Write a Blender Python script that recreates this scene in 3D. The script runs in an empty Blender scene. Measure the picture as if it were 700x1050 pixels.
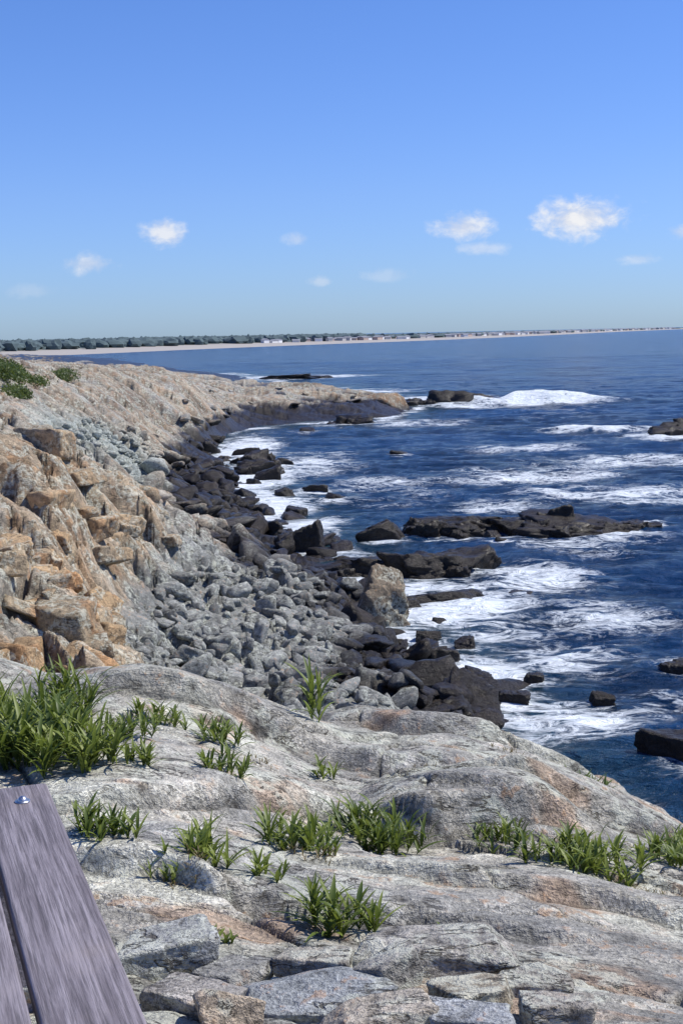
import bpy, math, numpy as np
from mathutils import Vector
rng = np.random.default_rng(11)
scene = bpy.context.scene

# ------------------------------------------------------------------ noise
PERM = rng.permutation(256); PERM = np.concatenate([PERM, PERM])
ANG = rng.random(256)*2*np.pi; GX = np.cos(ANG); GY = np.sin(ANG)
RA, RB, RC, RD, RE = [rng.random(256) for _ in range(5)]
def h2(i, j, s=0): return PERM[(PERM[(i+s*37) & 255] + j) & 255]
def gn(x, y, s=0):
    x = np.asarray(x, float); y = np.asarray(y, float)
    xi = np.floor(x).astype(np.int64); yi = np.floor(y).astype(np.int64)
    xf = x-xi; yf = y-yi
    u = xf*xf*xf*(xf*(xf*6-15)+10); v = yf*yf*yf*(yf*(yf*6-15)+10)
    def g(a, b, dx, dy):
        h = h2(xi+a, yi+b, s); return GX[h]*dx+GY[h]*dy
    n0 = g(0, 0, xf, yf)*(1-u)+g(1, 0, xf-1, yf)*u
    n1 = g(0, 1, xf, yf-1)*(1-u)+g(1, 1, xf-1, yf-1)*u
    return (n0*(1-v)+n1*v)*1.4
def fbm(x, y, o=4, s=0):
    r = 0; a = 1; t = 0
    for k in range(o):
        r = r+a*gn(x*2**k+k*7.3, y*2**k-k*3.1, s+k); t += a; a *= .5
    return r/t*1.3
def sm(a, b, x):
    t = np.clip((x-a)/(b-a), 0, 1); return t*t*(3-2*t)
def blocks(x, y, size, asp, s, tilt=1.0, soft=None):
    u = x/(size*asp); v = y/size
    iu = np.floor(u).astype(np.int64); iv = np.floor(v).astype(np.int64)
    F1 = np.full(u.shape, 9.); F2 = np.full(u.shape, 9.); B = np.zeros(u.shape, np.int64)
    bx = np.zeros(u.shape); by = np.zeros(u.shape)
    B2 = B.copy(); bx2 = bx.copy(); by2 = by.copy()
    for a in (-1, 0, 1):
        for b in (-1, 0, 1):
            h = h2(iu+a, iv+b, s)
            dx = u-(iu+a+RA[h]); dy = v-(iv+b+RB[h]); d = dx*dx+dy*dy
            c = d < F1
            if soft is not None:
                c2 = (~c) & (d < F2)
                B2 = np.where(c, B, np.where(c2, h, B2)); bx2 = np.where(c, bx, np.where(c2, dx, bx2)); by2 = np.where(c, by, np.where(c2, dy, by2))
            F2 = np.where(c, F1, np.minimum(F2, d)); F1 = np.where(c, d, F1)
            B = np.where(c, h, B); bx = np.where(c, dx, bx); by = np.where(c, dy, by)
    e = np.sqrt(F2)-np.sqrt(F1)
    def pl(B, bx, by): return (RC[B]-.5)+tilt*((RD[B]-.5)*1.3*bx+(RE[B]-.5)*1.3*by)
    hgt = pl(B, bx, by)
    if soft is not None:
        w = np.clip(2*soft/size, .01, .4)
        hgt = hgt+(pl(B2, bx2, by2)-hgt)*(.5-.5*sm(0, 1, e/w))
    return hgt, e, RD[B]

# ------------------------------------------------------------------ survey of the shore: (x east, y along shore, z height above sea), metres
CP = [
 (-4,-3,6.6),(0,-3,6.4),(4,-3,6.2),(-3,1,6.5),(0,1,6.38),(3,1,6.15),
 (-3,3.5,6.45),(-1,3.5,6.32),(.5,3.5,6.2),(2,3.5,6.0),(5,3.5,5.4),
 (-4,6,6.3),(-1.5,6,6.1),(0,6,5.85),(1.8,6,5.5),(5,6,4.3),
 (-5,8,6.2),(-2,8,5.9),(0,8,5.48),(2.1,8,4.9),(4.5,8.5,3.5),
 (0,11,4.86),(1.3,12.2,4.15),(2.3,9.2,4.64),(2.0,11,4.38),(2.85,11,3.8),(2.4,13.2,3.5),(3.3,13.4,2.75),(4.6,11,2.5),(-1.06,9.9,5.26),(-1.75,9.7,5.5),(-2.33,9.3,5.82),(-5,10,6.1),
 (-1,13.2,2.9),(0,14.6,2.4),(2,16,1.6),(4.2,16,.4),(6,13,0),(8,8,1.2),(9,3,3),(-2.6,12.5,3.6),(-5,13,5.5),
 (-3.4,16,3.2),(-3.6,25.4,2.2),(-1.3,37.4,.9),(-3.5,33.4,1.6),(-4.5,27.8,2.4),(-2.6,24.6,1.7),(-.4,26.8,1.0),(1.6,28.2,.3),(-1.5,20,1.9),(1,21,1.1),
 (-3.9,18,3.6),(-4.9,18.5,4.1),(-5.0,23.2,4.1),(-6.9,27.7,5.4),(-5.9,28.7,4.8),(-5.2,37,3.3),(-4.4,47,.9),(-5.2,34,2.9),(-4.5,37,1.8),(-3.3,46,.5),(-6,20,4.6),(-7.6,40,4.1),
 (-9.8,54,3.5),(-8.0,60,1.2),(-11.3,51.7,4.4),(-8.2,46,3.4),(-6.3,50,1.3),(-7.6,55,1.4),(-8.9,69,1.1),(-10.6,64,3.1),(-11.5,75,2.9),
 (-15,60,6.4),(-15.5,88,5.1),(-12.7,118,3.5),(-6.7,136,2.1),(-1,138,1.5),(3.5,141,1.0),(-14.2,80,4.4),(-11.4,107,2.6),(-11,108,1.8),(-11.6,89,1.9),(-9.2,80,.8),(-6.5,67,.4),(-11,98,1.4),
 (-13,155,1.9),(-22,200,1.7),(-34,250,1.5),(-60,342,1.3),(-120,342,2),(-110,513,1.0),(-170,664,1.2),
 (-25,60,6.7),(-40,100,5.8),(-22,30,7.0),(-10,20,6.4),(-9,12,6.4),(-60,180,4.3),(-26,120,4.5),
 (2.9,27.6,0),(1.8,32.3,0),(.8,36.4,0),(0,45.4,0),(-2.2,53,0),(-4.4,63.8,0),(-7,83,0),(-9.3,104,0),(-8.6,118,0),(-1.8,126,0),(5.8,138,0),(6.5,165,0),(-7.4,209,0),(-18.6,263,0),(-41,342,0),(-83,513,0),(-129,664,0),(4,21,0),
 (6,18,-1.2),(4.6,25,-.8),(10,30,-2),(5,35,-1.4),(2.6,45,-1),(4,60,-2),(15,60,-3),(0,80,-1.8),(-3,100,-1.6),(10,100,-3),(-3,117,-1.2),(20,120,-3),(30,200,-4),(8,220,-2),(0,260,-2.5),
 (0,350,-4),(100,300,-5),(-20,400,-3),(-40,600,-4),(200,700,-5),(60,100,-4),(40,40,-4),(20,15,-4),(15,5,-3),(12,-3,-1)]
CP = np.array(CP, float)
def wc(x, y): return x/(np.maximum(y, -3)+7)*4.0, np.log(np.maximum(y, -3)+7)*1.15
cu, cv = wc(CP[:, 0], CP[:, 1])
def ker(r2): return .5*r2*np.log(r2+1e-9)
n = len(CP)
K = ker((cu[:, None]-cu)**2+(cv[:, None]-cv)**2)+np.eye(n)*2e-4
P = np.stack([np.ones(n), cu, cv], 1)
M = np.block([[K, P], [P.T, np.zeros((3, 3))]])
W = np.linalg.solve(M, np.concatenate([CP[:, 2], np.zeros(3)]))
def base_h(x, y):
    u, v = wc(x, y)
    r = W[n]+W[n+1]*u+W[n+2]*v
    for k in range(n):
        r = r+W[k]*ker((u-cu[k])**2+(v-cv[k])**2)
    return np.maximum(r, -6)
SA = math.radians(-11)
def strike(x, y): return x*math.cos(SA)+y*math.sin(SA), -x*math.sin(SA)+y*math.cos(SA)
def height(x, y, full=True):
    """returns z, crack mask, per-block tint"""
    sh = x.shape; x = x.ravel(); y = y.ravel()
    z = base_h(x, y)
    wx = x+.13*fbm(x/1.1, y/1.1, 4, 40)*np.clip(y/10, .5, 4); wy = y+.09*fbm(x/1.0, y/.8, 5, 50)*np.clip(y/10, .6, 4)
    sx, sy = strike(wx, wy)
    far = sm(38, 80, y); mid = sm(13, 18, y); nr = 1-sm(12, 14, y)
    crack_shade = np.zeros(x.shape); tint = np.zeros(x.shape)
    soft = .0042*np.clip(y, 2, 80)
    def add(mask, size, asp, s, amp, cw=0, cd=0, tl=1.0, ck=.8):
        nonlocal z, crack_shade, tint
        if not mask.any(): return
        b, e, t = blocks(sx[mask], sy[mask], size, asp, s, tl, soft[mask])
        A = amp[mask]; An = np.minimum(A/(A.max()+1e-9), 1)
        z[mask] += A*b
        tint[mask] += (t-.5)*An*.45
        if cw:
            c = (1-sm(0, cw, e))*An
            z[mask] -= cd*c
            crack_shade[mask] = np.maximum(crack_shade[mask], c*ck)
    dry = sm(.2, 1.2, z)
    add(y > 38, 4.5, 5.0, 1, 1.0*far*(.4+.6*dry), .05, .35, .6)
    add(y > 50, 1.6, 4.5, 11, .6*sm(50, 70, y)*(.4+.6*dry), .12, .22, .6)
    add(y > 12, 2.1, 2.0, 2, .85*mid*(1-.6*far)*(.4+.6*dry), .06, .3, .9)
    add((y > 10) & (y < 200), .95, 1.8, 3, (.04+.42*sm(12, 18, y)*(1-.6*far))*(.5+.5*dry), .09, .18, .9)
    add(y < 14, 1.7, 2.0, 4, .105*nr, .016, .055, 1.1)
    add(y < 14, .60, 2.1, 5, .050*nr, .030, .026, 1.1, .65)
    add(y < 60, .24, 1.8, 6, .020+.12*mid*(1-sm(40, 60, y)), .05, .009, 1.2, .35)
    add(y < 15, .10, 1.6, 7, .009*(1-sm(12, 15, y)), 0, 0, 1.3)
    def step(c0, c1, amp, back, xc, xw, s_, soft=.045):
        nonlocal z, crack_shade
        ln = c0+c1*x+.14*gn(x*1.3, x*0+s_, s_)+.07*gn(x*4, x*0+s_, s_+1)
        kk = np.exp(-((x-xc)/xw)**4)
        z += amp*kk*sm(ln-soft, ln+soft, y)*(1-sm(ln+.1, ln+back, y))
        crack_shade[:] = np.maximum(crack_shade, .85*kk*np.exp(-((y-ln+soft)/(.5*soft))**2))  # painted shadow line along the foot of the step face
    step(6.05, .22, .21, 1.6, .55, .50, 9, .035)
    step(4.6, -.10, .08, 1.0, -.3, 1.0, 19, .025)
    step(7.7, .10, .12, 1.3, -.4, 1.1, 21, .05)
    step(5.15, -.2, .08, .8, .9, .9, 27, .03)
    step(9.3, -.25, .13, 1.2, .9, 1.0, 29, .07)
    step(6.9, -.1, .11, .9, 1.5, .8, 31, .045)
    z += (.012+.03*mid)*fbm(x*4.2, y*6, 5, 23)+.02*fbm(x*.9, y*1.6, 3, 33)*(1-mid)
    return z.reshape(sh), crack_shade.reshape(sh), tint.reshape(sh)

def mixc(a, b, t): return a*(1-t[..., None])+np.asarray(b)*t[..., None]
def rock_col(x, y, z, tint, crack_shade=None):
    x = x.ravel(); y = y.ravel(); z = z.ravel(); tint = tint.ravel()
    sx, sy = strike(x, y)
    c = np.zeros((len(x), 3))+np.array([.43, .405, .345])
    n1 = fbm(sx/.9, sy/.6, 5, 60); n2 = fbm(sx/.6+5, sy/.4, 5, 66); n3 = fbm(sx/7, sy/2.2, 5, 70)
    c = mixc(c, [.31, .30, .27], sm(-.02, .32, n1))
    c = mixc(c, [.50, .495, .41], sm(.0, .35, -n1)*.75)
    rb = .22*sm(.6, 1.8, x)*sm(7.5, 9.5, y)+.10*(1-sm(4.0, 5.2, y))*sm(-.6, .6, x)
    c = mixc(c, [.40, .26, .165], sm(.24, .45, n2+rb)*.62)
    m = np.zeros((len(x), 3))+np.array([.275, .278, .255])
    tan = mixc(np.zeros((len(x), 3))+np.array([.45, .35, .235]), [.36, .325, .26], sm(-.1, .25, n3))
    tan = mixc(tan, [.40, .24, .13], sm(.08, .36, n2)*.65)
    hm = sm(2.3, 2.9, z+.5*n3)
    m = m*(1-hm[:, None])+tan*hm[:, None]
    f = mixc(np.zeros((len(x), 3))+np.array([.40, .335, .25]), [.31, .295, .26], sm(-.1, .25, n3))
    f = mixc(f, [.37, .235, .14], sm(.02, .32, n2)*.6)
    f = mixc(f, [.18, .145, .115], sm(.10, .4, -n3)*.8)
    g = np.exp(-(((x+10.2)/2.1)**2+((y-59)/11.)**2)**1.5)
    f = mixc(f, [.33, .355, .32], np.clip(g*1.5, 0, 1))
    wm = sm(12.5, 15, y)[:, None]; wf = sm(42, 50, y)[:, None]
    c = c*(1-wm)+m*wm; c = c*(1-wf)+f*wf
    c *= (1+.6*tint)[:, None]
    thr = .85+.65*sm(45, 60, y)+.5*fbm(x/2.5, y/2.5, 3, 80)
    wet = 1-sm(thr-.25, thr+.25, z)
    wet = wet*sm(14, 20, y+np.where(z < 1.2, 6, 0))
    c = c*(1-wet[:, None])+(np.array([.028, .022, .017])*(1+.8*tint[:, None]))*wet[:, None]
    if crack_shade is not None: c *= (1-.72*crack_shade.ravel())[:, None]  # dark cracks, plus crevice and step shade painted into the rock colour
    return np.clip(c, .004, .8), wet

# ------------------------------------------------------------------ mesh helpers
def make_mesh(name, V, F, mats, attrs=None, smooth=True):
    me = bpy.data.meshes.new(name)
    V = np.asarray(V, np.float32); F = np.asarray(F, np.int32); k = F.shape[1]
    me.vertices.add(len(V)); me.vertices.foreach_set('co', V.ravel())
    me.loops.add(F.size); me.loops.foreach_set('vertex_index', F.ravel())
    me.polygons.add(len(F)); me.polygons.foreach_set('loop_start', np.arange(0, F.size, k, dtype=np.int32))
    me.polygons.foreach_set('loop_total', np.full(len(F), k, np.int32))
    me.update(calc_edges=True)
    me.polygons.foreach_set('use_smooth', np.full(len(F), smooth, bool))
    for nm, dat in (attrs or {}).items():
        if dat.ndim == 2:
            a = me.attributes.new(nm, 'FLOAT_COLOR', 'POINT')
            a.data.foreach_set('color', np.concatenate([dat, np.ones((len(dat), 1))], 1).astype(np.float32).ravel())
        else:
            a = me.attributes.new(nm, 'FLOAT', 'POINT'); a.data.foreach_set('value', dat.astype(np.float32))
    ob = bpy.data.objects.new(name, me); scene.collection.objects.link(ob)
    for m in (mats if isinstance(mats, list) else [mats]): me.materials.append(m)
    return ob
def grid_faces(r, c):
    i = np.arange(r-1)[:, None]*c+np.arange(c-1)[None]
    return np.stack([i, i+1, i+c+1, i+c], -1).reshape(-1, 4)

# ------------------------------------------------------------------ materials
def newmat(name):
    m = bpy.data.materials.new(name); m.use_nodes = True
    nt = m.node_tree; nt.nodes.clear(); return m, nt
class NB:
    def __init__(s, nt): s.nt = nt
    def n(s, t, **kw):
        nd = s.nt.nodes.new(t)
        for k, v in kw.items(): setattr(nd, k, v)
        return nd
    def l(s, a, b): s.nt.links.new(a, b)
    def setin(s, sock, v):
        if isinstance(v, bpy.types.NodeSocket): s.l(v, sock)
        else: sock.default_value = v
    def math(s, op, a, b=0.0, c=0.0, clamp=False):
        m = s.n('ShaderNodeMath', operation=op, use_clamp=clamp)
        s.setin(m.inputs[0], a); s.setin(m.inputs[1], b); s.setin(m.inputs[2], c); return m.outputs[0]
    def mix(s, f, a, b, bt='MIX'):
        m = s.n('ShaderNodeMix', data_type='RGBA', blend_type=bt)
        s.setin(m.inputs[0], f); s.setin(m.inputs[6], a); s.setin(m.inputs[7], b); return m.outputs[2]
    def noise(s, vec, scale, detail=6, rough=.55, dist=0):
        m = s.n('ShaderNodeTexNoise'); s.l(vec, m.inputs['Vector'])
        m.inputs['Scale'].default_value = scale; m.inputs['Detail'].default_value = detail
        m.inputs['Roughness'].default_value = rough; m.inputs['Distortion'].default_value = dist
        return m.outputs['Fac']
    def mr(s, v, a, b, c=0., d=1., smooth=True):
        m = s.n('ShaderNodeMapRange', interpolation_type='SMOOTHSTEP' if smooth else 'LINEAR')
        s.setin(m.inputs[0], v); m.inputs[1].default_value = a; m.inputs[2].default_value = b
        m.inputs[3].default_value = c; m.inputs[4].default_value = d; return m.outputs[0]
    def mapping(s, vec, scale=(1, 1, 1), rot=(0, 0, 0)):
        m = s.n('ShaderNodeMapping'); s.l(vec, m.inputs[0]); m.inputs['Scale'].default_value = scale
        m.inputs['Rotation'].default_value = rot; return m.outputs[0]
    def attr(s, name):
        m = s.n('ShaderNodeAttribute', attribute_name=name); return m
    def bump(s, h, strength, dist, normal=None):
        m = s.n('ShaderNodeBump'); s.l(h, m.inputs['Height']); m.inputs['Strength'].default_value = strength
        m.inputs['Distance'].default_value = dist
        if normal is not None: s.l(normal, m.inputs['Normal'])
        return m.outputs[0]
    def out(s, bs):
        o = s.n('ShaderNodeOutputMaterial'); s.l(bs, o.inputs[0])

def rock_material(name, fine):
    m, nt = newmat(name); b = NB(nt)
    pos = b.n('ShaderNodeNewGeometry').outputs['Position']
    col = b.attr('Col').outputs['Color']; wet = b.attr('wet').outputs['Fac']
    bed = b.mapping(pos, (.55, 1.6, 1.6), (0, 0, math.radians(11)))
    nbed = b.noise(bed, 2.5*fine, 6, .68, .5)
    nf = b.noise(pos, 9*fine, 6, .7)
    nb = b.noise(pos, 1.9*fine, 4, .65, .4)
    ng = b.noise(pos, 75*fine, 2, .6)
    v = b.math('MULTIPLY', b.mr(nbed, .3, .7, .72, 1.26), b.mr(nf, .3, .7, .62, 1.34))
    v = b.math('MULTIPLY', v, b.mr(ng, .3, .7, .70, 1.28))
    cc = b.n('ShaderNodeVectorMath', operation='SCALE'); b.l(col, cc.inputs[0]); b.l(v, cc.inputs['Scale'])
    dry = b.math('SUBTRACT', 1.0, wet)
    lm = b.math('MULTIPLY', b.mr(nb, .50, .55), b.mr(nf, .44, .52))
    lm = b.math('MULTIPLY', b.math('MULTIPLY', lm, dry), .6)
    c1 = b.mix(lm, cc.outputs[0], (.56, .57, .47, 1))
    rm = b.math('MULTIPLY', b.math('MULTIPLY', b.mr(nf, .55, .63), b.mr(nb, .50, .41)), b.math('MULTIPLY', dry, .6))
    c2 = b.mix(rm, c1, (.36, .195, .09, 1))
    fi = b.mr(b.math('ABSOLUTE', b.math('SUBTRACT', nbed, .485)), .003, .013, 1, 0)
    fi = b.math('MULTIPLY', fi, b.mr(nb, .45, .53))
    fi2 = b.math('MULTIPLY', b.mr(b.math('ABSOLUTE', b.math('SUBTRACT', nf, .50)), .004, .014, 1, 0), b.mr(nbed, .51, .58))
    ck = b.math('MAXIMUM', fi, b.math('MULTIPLY', fi2, .6))
    c3 = b.mix(b.math('MULTIPLY', ck, .78), c2, (.06, .048, .036, 1))
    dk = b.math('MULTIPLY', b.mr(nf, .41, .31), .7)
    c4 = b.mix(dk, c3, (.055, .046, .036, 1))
    p = b.n('ShaderNodeBsdfPrincipled'); b.l(c4, p.inputs['Base Color'])
    b.l(b.mr(wet, 0, 1, .92, .33, False), p.inputs['Roughness'])
    p.inputs['Specular IOR Level'].default_value = .3
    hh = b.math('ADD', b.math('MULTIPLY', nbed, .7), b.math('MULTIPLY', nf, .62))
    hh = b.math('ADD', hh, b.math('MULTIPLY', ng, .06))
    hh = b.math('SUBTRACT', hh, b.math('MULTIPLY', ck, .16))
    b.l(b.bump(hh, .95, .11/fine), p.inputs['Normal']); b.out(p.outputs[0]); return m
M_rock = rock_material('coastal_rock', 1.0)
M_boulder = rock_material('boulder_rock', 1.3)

def leaf_material(name, c1, c2):
    m, nt = newmat(name); b = NB(nt)
    t = b.attr('tone').outputs['Fac']
    c = b.mix(t, (*c1, 1), (*c2, 1))
    p = b.n('ShaderNodeBsdfPrincipled'); b.l(c, p.inputs['Base Color']); p.inputs['Roughness'].default_value = .5
    tr = b.n('ShaderNodeBsdfTranslucent'); b.l(b.mix(.5, c, (.20, .26, .03, 1)), tr.inputs[0])
    mx = b.n('ShaderNodeMixShader'); mx.inputs[0].default_value = .35
    b.l(p.outputs[0], mx.inputs[1]); b.l(tr.outputs[0], mx.inputs[2]); b.out(mx.outputs[0]); return m
M_leaf = leaf_material('plant_leaf', (.06, .10, .018), (.25, .30, .055))
M_shrub = leaf_material('shrub_leaf', (.04, .07, .02), (.13, .17, .045))
M_dead = leaf_material('dry_stem', (.16, .10, .05), (.28, .20, .11))

# ------------------------------------------------------------------ rocky shore terrain
ys = np.concatenate([np.linspace(-3, 2.4, 50, endpoint=False), np.geomspace(2.4, 14.5, 860, endpoint=False),
                     np.geomspace(14.5, 60, 440, endpoint=False), np.geomspace(60, 165, 260, endpoint=False), np.geomspace(165, 800, 80)])
s = np.linspace(-1, 1, 800)
g = 1.3*s+2.7*s**7
Y = np.repeat(ys[:, None], len(s), 1)
X = (np.maximum(Y, 0)*.25+.9)*g[None]
Z, CR, TI = height(X, Y)
C, WET = rock_col(X, Y, Z, TI, CR)
shore = make_mesh('rocky_shore_ground', np.stack([X, Y, Z], -1).reshape(-1, 3), grid_faces(len(ys), len(s)), M_rock, {'Col': C, 'wet': WET})

def hz(x, y):
    return height(np.atleast_1d(np.float64(x)), np.atleast_1d(np.float64(y)))[0]

# ------------------------------------------------------------------ boulders
import bmesh
def ico(sub):
    bm = bmesh.new(); bmesh.ops.create_icosphere(bm, subdivisions=sub, radius=1)
    V = np.array([v.co[:] for v in bm.verts]); V /= np.linalg.norm(V, axis=1)[:, None]
    F = np.array([[v.index for v in f.verts] for f in bm.faces]); bm.free(); return V, F
ICO = {k: ico(k) for k in (2, 3, 4, 5, 6)}
def rock_shape(sub, angular=.5, rs=rng):
    D, F = ICO[sub]
    ax = np.array([[1, 0, 0], [-1, 0, 0], [0, 1, 0], [0, -1, 0], [0, 0, 1], [0, 0, -1]], float)
    boxy = angular > .9
    N = np.concatenate([ax+rs.normal(0, .17 if boxy else .28, ax.shape), rs.normal(0, 1, (5 if boxy else 7, 3))])
    N /= np.linalg.norm(N, axis=1)[:, None]
    dist = np.concatenate([rs.uniform(.50, .85, 6), rs.uniform(.78, 1.1, 5) if boxy else rs.uniform(.62, 1.0, 7)])
    q = np.maximum(D@N.T, .03)/dist
    pw = 25+70*angular
    r = 1/(np.sum(q**pw, 1)**(1/pw))
    r = np.minimum(r, 1.3)
    o = rs.uniform(0, 50, 2)
    r = r*(1+.05*gn(D[:, 0]*2.2+o[0], D[:, 1]*2.2+D[:, 2]*1.7+o[1], 3)+.025*gn(D[:, 0]*6+o[1], D[:, 2]*6+D[:, 1]*5+o[0], 5))
    return D*r[:, None], F
def rotz(V, a, tx=0, ty=0):
    ca, sa = math.cos(a), math.sin(a)
    R = np.array([[ca, -sa, 0], [sa, ca, 0], [0, 0, 1]])
    Rx = np.array([[1, 0, 0], [0, math.cos(tx), -math.sin(tx)], [0, math.sin(tx), math.cos(tx)]])
    Ry = np.array([[math.cos(ty), 0, math.sin(ty)], [0, 1, 0], [-math.sin(ty), 0, math.cos(ty)]])
    return V@Rx.T@Ry.T@R.T
def rock_group(name, items, sub, angular=.6, tilt=.25, colfix=None, rough=0, darken=None, tv=.45, zoff=0):
    VV, FF, CC, WW = [], [], [], []; off = 0
    for it in items:
        x, y, zc, a, bb, c = it[:6]
        V, F = rock_shape(sub, angular)
        V = V*np.array([a, bb, c])
        if rough:
            o = rng.uniform(0, 40, 3); q = min(a, bb)
            k1, e1, _ = blocks(V[:, 0]/q+o[0]+V[:, 2]/q*.6, V[:, 1]/q+V[:, 2]/q*.8+o[1], .55, 1.5, 12, .8)
            k2, e2, _ = blocks(V[:, 0]/q+o[1]-V[:, 2]/q*.5, V[:, 1]/q-V[:, 2]/q*.9+o[2], .22, 1.4, 14, .8)
            k3 = fbm(V[:, 0]/q*3+o[2], (V[:, 1]+V[:, 2]*1.3)/q*3+o[0], 3, 17)
            V = V*(1+rough*(.55*k1+.28*k2+.22*k3))[:, None]
        V = rotz(V, rng.uniform(0, 6.28) if len(it) < 7 else it[6], rng.normal(0, tilt), rng.normal(0, tilt))
        V = V+np.array([x, y, zc])
        t = np.full(len(V), rng.uniform(-tv, tv))
        col, wt = rock_col(V[:, 0], V[:, 1], np.full(len(V), zc)*.45+V[:, 2]*.55+zoff, t)
        if darken is not None:
            wt = np.maximum(wt, darken*(1-sm(zc+c*.2, zc+c*.9, V[:, 2])*.35)); col = col*(1-wt[:, None])+np.array([.030, .024, .019])*(1+.5*t[:, None])*wt[:, None]
        if colfix is not None: col = col*(1-wt[:, None])*colfix+col*wt[:, None]
        VV.append(V); FF.append(F+off); CC.append(col); WW.append(wt); off += len(V)
    return make_mesh(name, np.concatenate(VV), np.concatenate(FF), M_boulder, {'Col': np.concatenate(CC), 'wet': np.concatenate(WW)})
def scatter(N, xr, yr, cond, smin, smax, power=2.0, flat=.6, sink=.2):
    X_ = rng.uniform(*xr, N*6); Y_ = np.exp(rng.uniform(np.log(yr[0]), np.log(yr[1]), N*6))
    B = base_h(X_, Y_); ok = cond(X_, Y_, B); X_, Y_ = X_[ok][:N], Y_[ok][:N]
    Zt = height(X_, Y_)[0]
    it = []
    for x, y, z in zip(X_, Y_, Zt):
        sz = smin+(smax-smin)*rng.random()**power
        a, bb, c = sz*rng.uniform(.8, 1.4), sz*rng.uniform(.6, 1.), sz*flat*rng.uniform(.7, 1.3)
        it.append((x, y, z+c*(.5-sink), a, bb, c))
    return it
covA = lambda x, y, b: (x > -1.2-3.0*sm(18, 26, y)) & (b > .1) & (b < 2.45) & (x < 3.2)
rock_group('boulder_field', scatter(1400, (-5.0, 3.2), (19, 43), covA, .12, .36, 2.2, .62), 3, .85, .35)
rock_group('large_boulders', scatter(20, (-3.8, 2.6), (25, 44), covA, .42, .62, 1.2), 4, .9, .3, None, .2)
rock_group('cobble_slope', scatter(800, (-14, -8), (48, 82), lambda x, y, b: (b > 1.6) & (b < 4.2) & (((x+10.4)/2.0)**2+((y-60)/13)**2 < 1), .12, .34, 2), 2, .5)
rock_group('cove_rocks', scatter(170, (-11, -3), (46, 84), lambda x, y, b: (b > .2) & (b < 1.7), .22, .9, 2.2, .6, .2), 3, .85, .3, None, .25, None, .6)
rock_group('shoreline_rocks', scatter(380, (-13, 7), (27, 105), lambda x, y, b: (b > -.45) & (b < .7), .2, .80, 2.8), 3, .85, .3, None, .28)
rock_group('crag_blocks', scatter(120, (-6.6, -3.5), (16.5, 26), lambda x, y, b: (b > 2.6) & (b < 4.8), .16, .50, 1.2, .7, .45), 4, 1, .22, np.array([1.1, .97, .80]), .12)
rock_group('crag_slabs', scatter(30, (-9, -4.5), (26, 46), lambda x, y, b: (b > 2.2) & (b < 5.0), .3, .7, 1.3, .55, .8), 4, 1, .18, np.array([1.05, .98, .88]), .14)
rock_group('headland_rocks', scatter(60, (-18, 4), (60, 140), lambda x, y, b: (b > .8) & (b < 3.0), .35, .9, 2, .35, .45), 3, .8, .15, None, .2)

# named sea rocks  (x, y, width, height, tone: 0 wet black .. 1 dry brown)
SEA = [(4.7,55,3.8,.75,0),(6.0,55.6,2.2,.5,0),(9.0,53.6,4.2,.6,0),(8.45,54.4,1.6,1.05,0),(7.0,54,2.4,.6,0),(1.5,53,1.6,.85,0),(1.0,46,2.6,.55,0),(2.7,45.6,3.0,.65,0),(3.9,46.2,1.8,.7,0),
       (.85,37.4,1.6,1.3,1),(-1.3,50.6,1.7,.95,0),(1.95,27.9,1.4,.6,0),(2.6,28.7,1.25,.7,0),(10.8,150,6,1.5,0),(13.5,151,4.5,1.1,0),(24,102,3.2,.8,0),(26,103,3,1.1,0),(28.5,103,4,1.0,0),
       (3.6,143,5.4,1.9,1),(7.7,31.8,1.1,.45,0),(6.35,25.2,1.6,.65,0),(7.3,24.6,1.4,.6,0),(-11,253,9,.7,0),(-5,255,5,.5,0),(2.9,41,2.0,.28,0),(4.15,31,.6,.28,0),(5.8,51,.8,.35,0),
       (-.5,66,1.2,.4,0),(-1.5,70,1.6,.4,0),(-5,80,2.2,.8,0),(-4.2,76,1.8,.7,0),(-5.8,86,2.2,.8,0),(-3.6,84,1.6,.5,0),(1,123,3.4,.7,0),(-3,112,1.8,.5,0),(2.3,33.5,.9,.35,0),(3.0,34.6,.6,.25,0),
       (3.6,90,1.2,.25,0),(5.2,41.5,.8,.2,0),(-2.2,61,1.3,.5,0),(-3,68,1.2,.4,0),(-6.4,92,1.8,.6,0),(2.0,35.6,.7,.3,0),(2.9,31.2,.8,.35,0),(3.5,29.6,.7,.25,0),(1.7,39.8,1.0,.35,0),(2.5,37.6,.5,.2,0),(5.4,29.4,.5,.2,0)]
for i, (x, y, w, h, tn) in enumerate(SEA):
    big = w > 2.1 and not tn
    its = [(x, y, h*.05, w*.60, w*.42, h*1.15, rng.uniform(-.3, .1))]
    if big:
        for q in range(7):
            its.append((x+rng.uniform(-.62, .62)*w, y+rng.uniform(-.35, .3)*w, -.02, w*rng.uniform(.14, .3), w*rng.uniform(.12, .24), h*rng.uniform(.4, .95), rng.uniform(-.5, .3)))
    rock_group('sea_rock', its, 5 if (w > 1.5 or y < 40) and y < 60 else 4, .8, .05, np.array([.95, .74, .55]) if tn else None, .42 if big else .2, .12 if tn else .95, .3, 1.2 if tn else 0)

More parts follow.
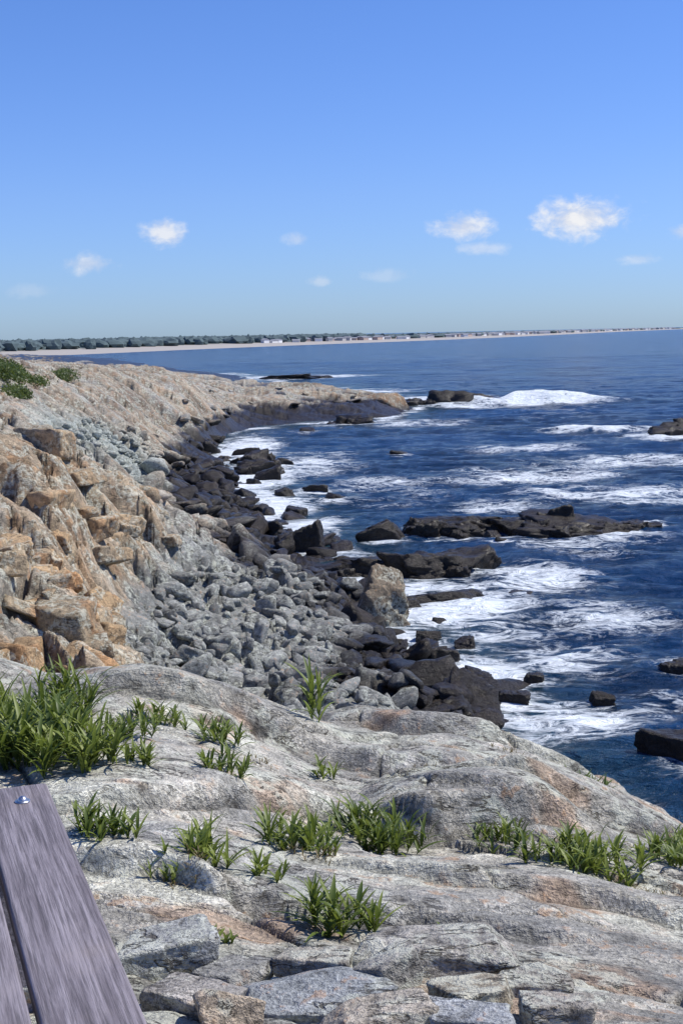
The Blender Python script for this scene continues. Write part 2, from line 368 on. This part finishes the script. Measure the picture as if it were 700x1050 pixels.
# flat loose stones at the near edge
SL = [(-.16,3.66,.20,.11,.05,0,(.36,.375,.375)),(-.55,3.93,.15,.11,.05,.3,(.36,.36,.34)),(-.42,3.62,.12,.09,.045,-.4,(.38,.35,.31)),(-.30,3.48,.09,.07,.045,.2,(.44,.36,.27)),
      (.20,4.02,.24,.11,.04,-.1,(.41,.38,.33)),(.06,3.48,.13,.08,.045,.4,(.44,.39,.32)),(.27,3.50,.14,.08,.045,-.2,(.38,.39,.39)),(.31,3.68,.11,.08,.045,.4,(.45,.39,.29)),(.53,3.56,.1,.08,.04,0,(.42,.38,.32)),(-.74,3.5,.12,.1,.04,.1,(.3,.31,.30)),(-.34,3.84,.10,.07,.045,.9,(.32,.31,.28)),(.10,3.80,.09,.06,.04,.6,(.35,.33,.29)),(.47,3.82,.09,.07,.035,.3,(.38,.35,.30)),(-.10,3.88,.10,.06,.035,-.3,(.42,.38,.31))]
for (x, y, a, bb, c, r, col) in SL:
    V, F = rock_shape(5, .95); V = rotz(V*np.array([a*1.25, bb*1.25, c*1.7]), r, rng.normal(0, .06), rng.normal(0, .06))
    V += np.array([x, y, hz(x, y)[0]+c*.5])
    make_mesh('stone_slab', V, F, M_boulder, {'Col': np.zeros((len(V), 3))+np.array(col), 'wet': np.zeros(len(V))})

# ------------------------------------------------------------------ plants
def leaves(specs):
    S = np.asarray(specs, float); N = len(S); k = 6
    t = np.linspace(0, 1, k)
    V = np.zeros((N, k, 3, 3)); T = np.zeros((N, k, 3))
    p = S[:, :3].copy(); az = S[:, 3]
    side = np.stack([-np.sin(az), np.cos(az), np.zeros(N)], 1)
    for i in range(k):
        e = S[:, 4]-S[:, 7]*t[i]
        d = np.stack([np.cos(az)*np.cos(e), np.sin(az)*np.cos(e), np.sin(e)], 1)
        up = np.stack([-np.cos(az)*np.sin(e), -np.sin(az)*np.sin(e), np.cos(e)], 1)
        w = S[:, 6]*(np.sin(np.pi*min(.18+.82*t[i], .999))**.9+.02)*.5
        V[:, i, 0] = p-side*w[:, None]+up*w[:, None]*.35; V[:, i, 1] = p; V[:, i, 2] = p+side*w[:, None]+up*w[:, None]*.35
        p = p+d*(S[:, 5]/(k-1))[:, None]
        T[:, i, :] = np.clip(S[:, 8]+.25*(t[i]-.5), 0, 1)[:, None]
    base = np.arange(N)[:, None]*k*3
    fs = []
    for i in range(k-1):
        for j in range(2):
            a = i*3+j; fs.append(np.stack([base[:, 0]+a, base[:, 0]+a+1, base[:, 0]+a+4, base[:, 0]+a+3], 1))
    return V.reshape(-1, 3), np.concatenate(fs), T.reshape(-1)
def zq(x, y): return hz(x, y)[0]
def plant(name, x, y, w, h, stems, per, lw=.012, tone=.5, mat=None, leafk=1.0):
    sp = []
    A_ = rng.uniform(0, 6.28, stems); R_ = (rng.random(stems)**.6)*w*.40
    BX, BY = x+R_*np.cos(A_), y+R_*np.sin(A_); BZ = hz(BX, BY)-.01
    for a, r, bx, by, bz in zip(A_, R_, BX, BY, BZ):
        ht = h*rng.uniform(.15, .60)*rng.uniform(.7, 1.15); la = a+rng.normal(0, .5); lean = rng.uniform(.05, .6)
        sp.append((bx, by, bz, la, 1.5-lean, ht, .005, .3, .3))
        for q in range(per):
            f = (q+.5)/per; f = f**.8
            L = h*rng.uniform(.40, .85)*(1.05-.30*f)*leafk
            px = bx+math.cos(la)*ht*f*math.sin(lean); py = by+math.sin(la)*ht*f*math.sin(lean); pz = bz+ht*f*math.cos(lean)
            tn = np.clip(tone+rng.normal(0, .28), 0, 1)
            sp.append((px, py, pz, q*2.4+a+rng.normal(0, .4), rng.uniform(.6, 1.25)+.25*f, L, lw*rng.uniform(.6, 1.25), rng.uniform(.3, 1.4), tn))
    V, F, T = leaves(sp)
    return make_mesh(name, V, F, mat or M_leaf, {'tone': T})
PL = [(.10,5.9,.44,.22,24,9),(-.24,5.35,.28,.22,12,8),(-.47,4.8,.22,.20,10,8),(-.84,4.85,.28,.16,14,8),(-.04,4.45,.28,.21,14,8),(-.30,4.72,.16,.12,6,6),
      (-.55,6.0,.22,.15,10,7),(-.90,5.9,.18,.15,8,7),(-.18,8.0,.16,.40,3,11),(-.68,7.0,.36,.17,14,7),(-.97,7.1,.34,.16,12,7),(-1.16,5.85,.42,.27,28,9),
      (-1.45,6.1,.50,.36,34,10),(-1.5,7.0,.50,.33,30,10),(-1.78,6.5,.5,.42,26,10),(1.52,8.7,.30,.17,14,7),(.84,5.75,.42,.18,18,8),(1.12,5.75,.30,.19,12,8),(.66,6.0,.28,.16,10,8),
      (1.42,6.1,.36,.19,14,8),(1.6,6.3,.3,.20,12,8),(-.08,5.25,.12,.12,4,6),(-.64,4.65,.12,.09,4,5),(-.42,4.15,.16,.08,5,5),(.30,4.5,.12,.05,4,4),(-.12,7.2,.14,.17,4,6),(.98,5.9,.3,.15,8,7),(-1.0,6.3,.25,.16,10,8),(-.15,5.6,.2,.14,6,7),(-.30,6.5,.12,.08,4,5)]
for i, (x, y, w, h, st, pr) in enumerate(PL):
    plant('goldenrod_plant', x, y, w, h, int(st*1.25), pr, .0095+.008*min(h/.35, 1), .5+.2*(i % 3-1))
for (x, y, w, h) in [(-.14,5.2,.2,.07),(-.56,4.62,.18,.06),(.95,8.2,.25,.06),(1.2,5.5,.3,.06),(.3,4.3,.1,.04),(1.75,6.3,.2,.05),(-.45,6.9,.2,.05),(.4,7.6,.2,.05)]:
    plant('dry_grass_tuft', x, y, w, h, 14, 4, .004, .5, M_dead)

def leafcloud(name, cs, nl, size, mat):
    VV = []; TT = []
    for (x, y, z, rx, ry, rz) in cs:
        D = rng.normal(0, 1, (nl, 3)); D /= np.linalg.norm(D, axis=1)[:, None]
        r = rng.uniform(.55, 1.08, nl)*(1+.25*gn(D[:, 0]*2+x, D[:, 1]*2+D[:, 2]*2, 4))
        c = D*r[:, None]*np.array([rx, ry, rz])+np.array([x, y, z])
        a = rng.normal(0, 1, (nl, 3)); a /= np.linalg.norm(a, axis=1)[:, None]
        b_ = np.cross(a, rng.normal(0, 1, (nl, 3))); b_ /= np.linalg.norm(b_, axis=1)[:, None]
        sz = size*rng.uniform(.6, 1.3, nl)[:, None]
        VV.append(np.stack([c-a*sz, c+b_*sz*.45, c+a*sz, c-b_*sz*.45], 1).reshape(-1, 3))
        TT.append(np.repeat(np.clip(rng.normal(.45, .25, nl)+.3*D[:, 2], 0, 1), 4))
    V = np.concatenate(VV); return make_mesh(name, V, np.arange(len(V)).reshape(-1, 4), mat, {'tone': np.concatenate(TT)}, smooth=False)
for (x0, y0, k, sp_) in [(-15.3,60,7,.8),(-15.6,66,6,.7),(-14.2,57,4,.5),(-17,70,7,1.2),(-18.5,86,6,1.3)]:
    cs = []
    for q in range(k):
        x = x0+rng.uniform(-sp_, sp_); y = y0+rng.uniform(-2, 2); r = rng.uniform(.35, .75)
        cs.append((x, y, float(zq(x, y))+r*.25, r*1.3, r*1.2, r*.7))
    leafcloud('coastal_shrub', cs, 800, .065, M_shrub)

# ------------------------------------------------------------------ sea
wy_ = np.concatenate([np.geomspace(9, 400, 900, endpoint=False), np.geomspace(400, 4000, 160, endpoint=False), np.geomspace(4000, 60000, 20)])
s2 = np.linspace(-1, 1, 560); g2 = 1.3*s2+2.7*s2**7
WY = np.repeat(wy_[:, None], len(s2), 1); WX = (WY*.25+2.5)*g2[None]
fade = 1-sm(250, 900, WY)
def ridged(x, y, s): return 1-2*np.abs(gn(x, y, s))
wv = .20*gn(WX/11+.2*gn(WX/20, WY/20, 3), WY/5, 31)+.13*ridged(WX/3.6+WY/15, WY/2.0, 32)*(1-sm(120, 300, WY))+.07*ridged(WX/1.5-WY/7, WY/.95, 33)*(1-sm(60, 120, WY))+.03*gn(WX/.6, WY/.4, 34)*(1-sm(30, 60, WY))
sub = (WY < 420)
BH = np.full(WY.shape, -3.); BH[sub] = base_h(WX[sub], WY[sub])
foam = .50*np.exp(-((BH+.25)/.55)**2)*(WY < 300)
foam = foam*(.65+.9*gn(WX/3, WY/3, 44))
FB = [(21,150,9,5,.85),(14,146,5,4,.6),(11.5,154,5,4,.9),(19.5,108,4.5,3.5,.7),(24,100,4,4,.6),(-6.8,97,2.4,14,.8),(-5.2,77,2.6,10,.85),(-3.6,63,2.4,6,.8),(-1.8,57,2,4,.6),(0,190,13,9,.5),(-8,262,14,12,.7),(10,168,10,8,.45),
      (15,63,4.6,2.6,.6),(10,75,6,6,.45),(10.9,55.5,2.4,1.6,.62),(5.5,53,3,1.5,.5),(3.5,39,2.2,5,.64),(2.3,42,1.8,3,.6),(1.5,35.3,1.4,2.3,.8),(3.1,31.3,1.6,2.8,.7),(5,33,2.2,2.4,.5),(4.6,28,1.8,1.8,.5),(4,120,9,6,.38),(2,70,4,8,.38),(17,82,7,5,.5),(-2,85,4,10,.45),(26,108,5,4,.45),(7,62,3,3,.45),(6,44,3,4,.42),(7,38,3,3,.38),(13,66,6,4,.48),(12,92,6,5,.38),(8.5,50,3,3,.4),(6.5,29,1.6,2,.36)]
def addf(x, y, rx, ry, st):
    global foam
    foam = np.maximum(foam, st*np.exp(-(((WX-x)/rx)**2+((WY-y)/ry)**2)))
for f in FB: addf(*f)
for (x, y, w, h, tn) in SEA:
    if y > 40 or x > 1.5: addf(x, y-w*.15, w*.85, w*.85+y*.006, .48)
foam = np.clip(foam*(1+.75*fbm(WX/4, WY/3, 4, 91)), 0, 1)
WZ = wv*fade*(.5+.5*sm(-.2, -1.5, BH))
wn = .25*gn(WX/4, WY/9, 51)
WZ += 1.05*np.exp(-((WX-21)/9)**2-((WY-149-wn*8)/1.8)**2)*(1+3*wn)+.9*np.exp(-((WX-11.5)/4)**2-((WY-155)/2)**2)+.45*np.exp(-((WX-19)/5)**2-((WY-107-wn*6)/1.3)**2)
shal = sm(-2.2, -.1, BH)*(WY < 300)
for (x, y, rx, ry, st) in FB: shal = np.maximum(shal, .75*st*np.exp(-(((WX-x)/(rx*1.5))**2+((WY-y)/(ry*1.5))**2)))
m, nt = newmat('sea_water'); b = NB(nt)
pos = b.n('ShaderNodeNewGeometry').outputs['Position']
fo = b.attr('foam').outputs['Fac']; shl = b.attr('shal').outputs['Fac']
pw = b.mapping(pos, (.55, 1, 1), (0, 0, .12))
lace1 = b.noise(pw, .5, 6, .66, 1.8)
lace2 = b.noise(pw, 2.3, 4, .68, 1.4)
rid = b.math('SUBTRACT', 1.0, b.math('MULTIPLY', b.math('ABSOLUTE', b.math('SUBTRACT', lace1, .5)), 6.0))
rid2 = b.math('SUBTRACT', 1.0, b.math('MULTIPLY', b.math('ABSOLUTE', b.math('SUBTRACT', lace2, .5)), 5.5))
L = b.math('ADD', b.math('MULTIPLY', rid, .55), b.math('MULTIPLY', rid2, .45))
fv = b.math('ADD', b.math('MULTIPLY', fo, 1.25), b.math('MULTIPLY', L, .75))
ff = b.mr(fv, .80, 1.30)
ff = b.math('MULTIPLY', ff, b.mr(fo, .08, .32))
deep = b.mix(b.mr(b.noise(pw, .07, 3), .35, .65), (.0015, .018, .065, 1), (.002, .036, .125, 1))
wcol = b.mix(b.math('MULTIPLY', shl, .75), deep, (.020, .052, .058, 1))
p = b.n('ShaderNodeBsdfPrincipled'); b.l(wcol, p.inputs['Base Color']); p.inputs['Roughness'].default_value = .14
p.inputs['IOR'].default_value = 1.33; p.inputs['Specular IOR Level'].default_value = .24
w1 = b.noise(b.mapping(pos, (.6, 1.2, 1), (0, 0, .2)), 1.3, 6, .68, .3)
w2 = b.noise(b.mapping(pos, (.6, 1.2, 1), (0, 0, -.25)), .25, 4, .6, .3)
b.l(b.bump(b.math('ADD', b.math('MULTIPLY', w2, 1.6), b.math('MULTIPLY', w1, .6)), 1, 1.15), p.inputs['Normal'])
d = b.n('ShaderNodeBsdfPrincipled'); b.l(b.mix(b.mr(lace2, .35, .65), (.52, .58, .62, 1), (.84, .87, .88, 1)), d.inputs['Base Color']); d.inputs['Roughness'].default_value = .9
b.l(b.bump(lace2, .8, .3), d.inputs['Normal'])
mx = b.n('ShaderNodeMixShader'); b.l(ff, mx.inputs[0]); b.l(p.outputs[0], mx.inputs[1]); b.l(d.outputs[0], mx.inputs[2]); b.out(mx.outputs[0])
make_mesh('sea_water', np.stack([WX, WY, WZ], -1).reshape(-1, 3), grid_faces(len(wy_), len(s2)), m, {'foam': foam.ravel(), 'shal': shal.ravel()})

# ------------------------------------------------------------------ distant coast
def simple(name, c, rough=.9, var=.25, scale=.05, c2=None):
    m, nt = newmat(name); b = NB(nt); pos = b.n('ShaderNodeNewGeometry').outputs['Position']
    nz = b.noise(pos, scale, 5)
    c2 = c2 or tuple(x*(1-var*2) for x in c)
    p = b.n('ShaderNodeBsdfPrincipled'); b.l(b.mix(b.mr(nz, .35, .65), (*c2, 1), (*c, 1)), p.inputs['Base Color'])
    p.inputs['Roughness'].default_value = rough; b.out(p.outputs[0]); return m
CO = np.array([(-260,470),(-190,600),(-136,700),(-92,870),(-15,1080),(62,1250),(159,1500),(342,2100),(656,3200),(1250,5000),(2600,8500)], float)
tt = np.linspace(0, len(CO)-1, 300)
cx = np.interp(tt, np.arange(len(CO)), CO[:, 0]); cy = np.interp(tt, np.arange(len(CO)), CO[:, 1])
k = np.ones(21)/21; cx = np.convolve(np.pad(cx, 10, 'edge'), k, 'valid'); cy = np.convolve(np.pad(cy, 10, 'edge'), k, 'valid')
rowsc = [(0,-.6),(12,.4),(110,1.6),(150,2.5),(900,3.5)]
CV = np.stack([np.stack([cx-o*.35, cy+o*(1 if o < 800 else 1.5), np.full(300, z)], 1) for o, z in rowsc])
sandc = np.zeros((5, 300, 3)); sandc[:3] = (.36, .33, .29); sandc[3:] = (.10, .13, .11)
m, nt = newmat('coast_ground'); b = NB(nt)
p = b.n('ShaderNodeBsdfPrincipled'); b.l(b.attr('Col').outputs['Color'], p.inputs['Base Color']); p.inputs['Roughness'].default_value = .95; b.out(p.outputs[0])
make_mesh('distant_beach', CV.reshape(-1, 3), grid_faces(5, 300), m, {'Col': sandc.reshape(-1, 3)})
M_far = simple('hazed_foliage', (.088, .128, .135), .95, .10, .03)  # bluish haze of distance mixed into the tree colour
D2, F2_ = ICO[2]
VV = []; FF = []; off = 0
def coast_at(y): return np.interp(y, cy, cx)
for q in range(4200):
    y = math.exp(rng.uniform(math.log(560), math.log(5200)))
    yy = y+rng.uniform(140, 330); x = coast_at(y)-.35*(yy-y)+rng.uniform(-30, 30)
    r = rng.uniform(2.5, 6.5)*(1+y/2500); h = rng.uniform(3.2, 4.1)*(1.0 if y < 1300 else .72)
    V = D2*(1+.15*rng.normal(0, 1, (len(D2), 1)))*np.array([r, r, h])+np.array([x, yy, 2.1+h*.5])
    VV.append(V); FF.append(F2_+off); off += len(V)
make_mesh('distant_tree_line', np.concatenate(VV), np.concatenate(FF), M_far, smooth=False)
VV = []; FF = []; CC = []; off = 0
for q in range(320):
    y = math.exp(rng.uniform(math.log(1050), math.log(5000))); o = rng.uniform(95, 135)
    x = coast_at(y)-.35*o+rng.uniform(-8, 8); yy = y+o
    sc_ = (y/1500)**.35; w, dpt, h, rf = rng.uniform(2, 4)*sc_, rng.uniform(3, 5)*sc_, rng.uniform(1.8, 3.2)*sc_, rng.uniform(.9, 1.5)*sc_
    b0 = np.array([(-w,-dpt,0),(w,-dpt,0),(w,dpt,0),(-w,dpt,0),(-w,-dpt,h),(w,-dpt,h),(w,dpt,h),(-w,dpt,h)])
    r0 = np.array([(-w-.3,-dpt-.3,h+.02),(w+.3,-dpt-.3,h+.02),(w+.3,dpt+.3,h+.02),(-w-.3,dpt+.3,h+.02),(-w-.3,0,h+rf),(w+.3,0,h+rf)])
    V = np.concatenate([b0, r0]); V = rotz(V, rng.uniform(-.8, .8))+np.array([x, yy, 1.5])
    f = [(0,1,5,4),(1,2,6,5),(2,3,7,6),(3,0,4,7),(8,9,13,12),(10,11,12,13),(9,10,13,13),(11,8,12,12)]
    wc_ = [(.70,.69,.67),(.58,.55,.50),(.74,.74,.75),(.45,.44,.44),(.52,.40,.34)][rng.integers(5)]
    CC.append(np.array([wc_]*8+[(.24,.25,.28)]*6)); VV.append(V)
    FF += [tuple(np.array(t)+off) for t in f]; off += 14
me = bpy.data.meshes.new('distant_town'); V = np.concatenate(VV)
me.from_pydata(V.tolist(), [], [tuple(dict.fromkeys(int(i) for i in t)) for t in FF]); me.update()
a = me.attributes.new('Col', 'FLOAT_COLOR', 'POINT'); a.data.foreach_set('color', np.concatenate([np.concatenate(CC), np.ones((len(V), 1))], 1).astype(np.float32).ravel())
me.materials.append(m); ob = bpy.data.objects.new('distant_town', me); scene.collection.objects.link(ob)

# ------------------------------------------------------------------ bench (weathered boards)
m, nt = newmat('weathered_wood'); b = NB(nt)
tc = b.n('ShaderNodeTexCoord').outputs['Object']
gm = b.mapping(tc, (14, .9, 14)); g1 = b.noise(gm, 3.0, 8, .65, .6); gm2 = b.mapping(tc, (60, 1.4, 60)); g2_ = b.noise(gm2, 3, 5, .7)
kn = b.noise(tc, 3.2, 4)
c = b.mix(b.mr(g1, .32, .68), (.13, .11, .12, 1), (.30, .265, .285, 1))
c = b.mix(b.math('MULTIPLY', b.mr(g2_, .38, .55, 1, 0), .65), c, (.05, .042, .043, 1))
c = b.mix(b.math('MULTIPLY', b.mr(kn, .5, .7), .35), c, (.30, .25, .23, 1))
p = b.n('ShaderNodeBsdfPrincipled'); b.l(c, p.inputs['Base Color']); p.inputs['Roughness'].default_value = .75
b.l(b.bump(b.math('ADD', g1, b.math('MULTIPLY', g2_, .7)), .6, .006), p.inputs['Normal']); b.out(p.outputs[0]); M_wood = m
m, nt = newmat('galvanised_bolt'); b = NB(nt)
p = b.n('ShaderNodeBsdfPrincipled'); p.inputs['Base Color'].default_value = (.45, .46, .5, 1); p.inputs['Metallic'].default_value = 1
b.l(b.mr(b.noise(b.n('ShaderNodeTexCoord').outputs['Object'], 200, 2), .3, .7, .25, .5), p.inputs['Roughness']); b.out(p.outputs[0]); M_bolt = m
bench = bpy.data.objects.new('park_bench', None); scene.collection.objects.link(bench)
bench.location = (-.79, 3.58, 6.85); bench.rotation_euler = (0, 0, math.atan2(.329, .944))
from mathutils import Matrix
def box(name, x0, x1, y0, y1, z0, z1, bev=.006, mat=None):
    bm = bmesh.new()
    bmesh.ops.create_cube(bm, size=1)
    for v in bm.verts:
        v.co = Vector(((x0+x1)/2+v.co.x*(x1-x0), (y0+y1)/2+v.co.y*(y1-y0), (z0+z1)/2+v.co.z*(z1-z0)))
    bmesh.ops.bevel(bm, geom=bm.edges[:], offset=bev, segments=3, affect='EDGES', profile=.6)
    me = bpy.data.meshes.new(name); bm.to_mesh(me); bm.free()
    for pl_ in me.polygons: pl_.use_smooth = True
    me.materials.append(mat or M_wood); o = bpy.data.objects.new(name, me); scene.collection.objects.link(o); o.parent = bench; return o
for i in range(3):
    x1 = -i*.182; box('seat_board_%d' % (i+1), x1-.168, x1, -1.85, [0, -.012, .006][i], -.042, 0, .009)
for i, yb in enumerate((-.12, -1.7)):
    box('crosspiece_%d' % (i+1), -.52, -.015, yb-.045, yb+.045, -.134, -.044)
    for j, xb in enumerate((-.47, -.10)):
        box('leg_%d' % (i*2+j+1), xb-.045, xb+.045, yb-.044, yb+.044, -.70, -.136)
def bolt(name, x, y):
    bm = bmesh.new()
    bmesh.ops.create_cone(bm, cap_ends=True, segments=24, radius1=.019, radius2=.019, depth=.003, matrix=Matrix.Translation((x, y, .0015)))
    bmesh.ops.create_uvsphere(bm, u_segments=20, v_segments=10, radius=.0125, matrix=Matrix.Translation((x, y, .002)))
    me = bpy.data.meshes.new(name); bm.to_mesh(me); bm.free(); me.materials.append(M_bolt)
    for pl_ in me.polygons: pl_.use_smooth = True
    o = bpy.data.objects.new(name, me); scene.collection.objects.link(o); o.parent = bench
for i in range(3): bolt('bolt_%d' % (i+1), -.075-i*.182, -.13)

# ------------------------------------------------------------------ light, sky
SUN_EL = math.radians(54); SUN_AZ = math.radians(80)   # azimuth clockwise from +Y
sd = Vector((math.sin(SUN_AZ)*math.cos(SUN_EL), math.cos(SUN_AZ)*math.cos(SUN_EL), math.sin(SUN_EL)))
L_ = bpy.data.lights.new('sun', 'SUN'); L_.energy = 5.0; L_.angle = math.radians(.5); L_.color = (1, .96, .88)
lo = bpy.data.objects.new('sun', L_); scene.collection.objects.link(lo); lo.rotation_euler = sd.to_track_quat('Z', 'Y').to_euler(); lo.location = (30, 0, 40)
w = bpy.data.worlds.new('World'); scene.world = w; w.use_nodes = True; nt = w.node_tree; nt.nodes.clear(); b = NB(nt)
sky = b.n('ShaderNodeTexSky', sky_type='NISHITA'); sky.sun_disc = False; sky.sun_elevation = SUN_EL; sky.sun_rotation = SUN_AZ
sky.air_density = 1.0; sky.dust_density = .3; sky.ozone_density = 3.0
dirv = b.n('ShaderNodeTexCoord').outputs['Generated']
sx_ = b.n('ShaderNodeSeparateXYZ'); b.l(dirv, sx_.inputs[0])
az = b.math('ARCTAN2', sx_.outputs[0], sx_.outputs[1]); el = b.math('ARCSINE', sx_.outputs[2])
cn = b.noise(b.mapping(dirv, (1, 1, 1.5)), 42, 7, .6, .3)
cn2 = b.noise(dirv, 130, 4, .6)
nz = b.math('ADD', b.math('MULTIPLY', b.math('SUBTRACT', cn, .5), 2.6), b.math('MULTIPLY', b.math('SUBTRACT', cn2, .5), .9))
CL = [(-.126,.075,.0155,.0095,.85),(-.181,.054,.019,.008,.6),(-.031,.069,.010,.005,.35),(.091,.076,.021,.010,.85),(.172,.079,.034,.014,1.0),(.103,.0595,.018,.005,.4),(.212,.049,.014,.004,.35),(-.016,.039,.008,.004,.3),(.243,.067,.012,.006,.5),(.034,.042,.018,.005,.2),(-.22,.035,.02,.005,.15),(.42,.10,.05,.018,.8),(-.45,.09,.04,.014,.7)]
tot = None
for (a0, e0, wa, we, op) in CL:
    da = b.math('DIVIDE', b.math('SUBTRACT', az, a0), wa*1.25); de = b.math('DIVIDE', b.math('SUBTRACT', el, e0), we*1.25)
    r = b.math('SQRT', b.math('ADD', b.math('MULTIPLY', da, da), b.math('MULTIPLY', de, de)))
    v = b.math('ADD', b.math('SUBTRACT', 1.0, r), b.math('MULTIPLY', nz, .7))
    al = b.math('MULTIPLY', b.mr(v, .0, .9), op)
    al = b.math('MULTIPLY', al, b.mr(r, 1.5, .9))
    tot = al if tot is None else b.math('MAXIMUM', tot, al)
cr = b.n('ShaderNodeValToRGB'); b.l(b.math('MULTIPLY', el, 2.5, clamp=True), cr.inputs[0])
e_ = cr.color_ramp.elements
e_[0].position = 0; e_[0].color = (.41, .59, 1.0, 1)
e_[1].position = 1; e_[1].color = (.41, .585, 1.0, 1)
for ps, cl_ in ((.08, (.42, .585, 1.0)), (.25, (.46, .60, .99)), (.6, (.44, .61, 1.0))):
    q = e_.new(ps); q.color = (*cl_, 1)
skc = b.mix(1.0, sky.outputs[0], cr.outputs[0], 'MULTIPLY')
skc2 = b.n('ShaderNodeVectorMath', operation='SCALE'); b.l(skc, skc2.inputs[0]); skc2.inputs['Scale'].default_value = 1.55
ccol = b.mix(b.mr(cn, .4, .6), (6.6, 7.1, 8.3, 1), (8.8, 8.9, 9.2, 1))
fin = b.mix(tot, skc2.outputs[0], ccol)
bg = b.n('ShaderNodeBackground'); b.l(fin, bg.inputs[0]); bg.inputs[1].default_value = .10
ow = b.n('ShaderNodeOutputWorld'); b.l(bg.outputs[0], ow.inputs[0])
scene.view_settings.view_transform = 'Standard'; scene.view_settings.look = 'None'; scene.view_settings.exposure = 0

# ------------------------------------------------------------------ camera
cam = bpy.data.cameras.new('camera'); co = bpy.data.objects.new('camera', cam); scene.collection.objects.link(co)
co.location = (0, 0, 8); co.rotation_euler = (math.pi/2, .0205, 0)
cam.sensor_fit = 'VERTICAL'; cam.sensor_height = 36; cam.lens = 48.4; cam.shift_y = -.174
cam.clip_start = .05; cam.clip_end = 90000
scene.camera = co
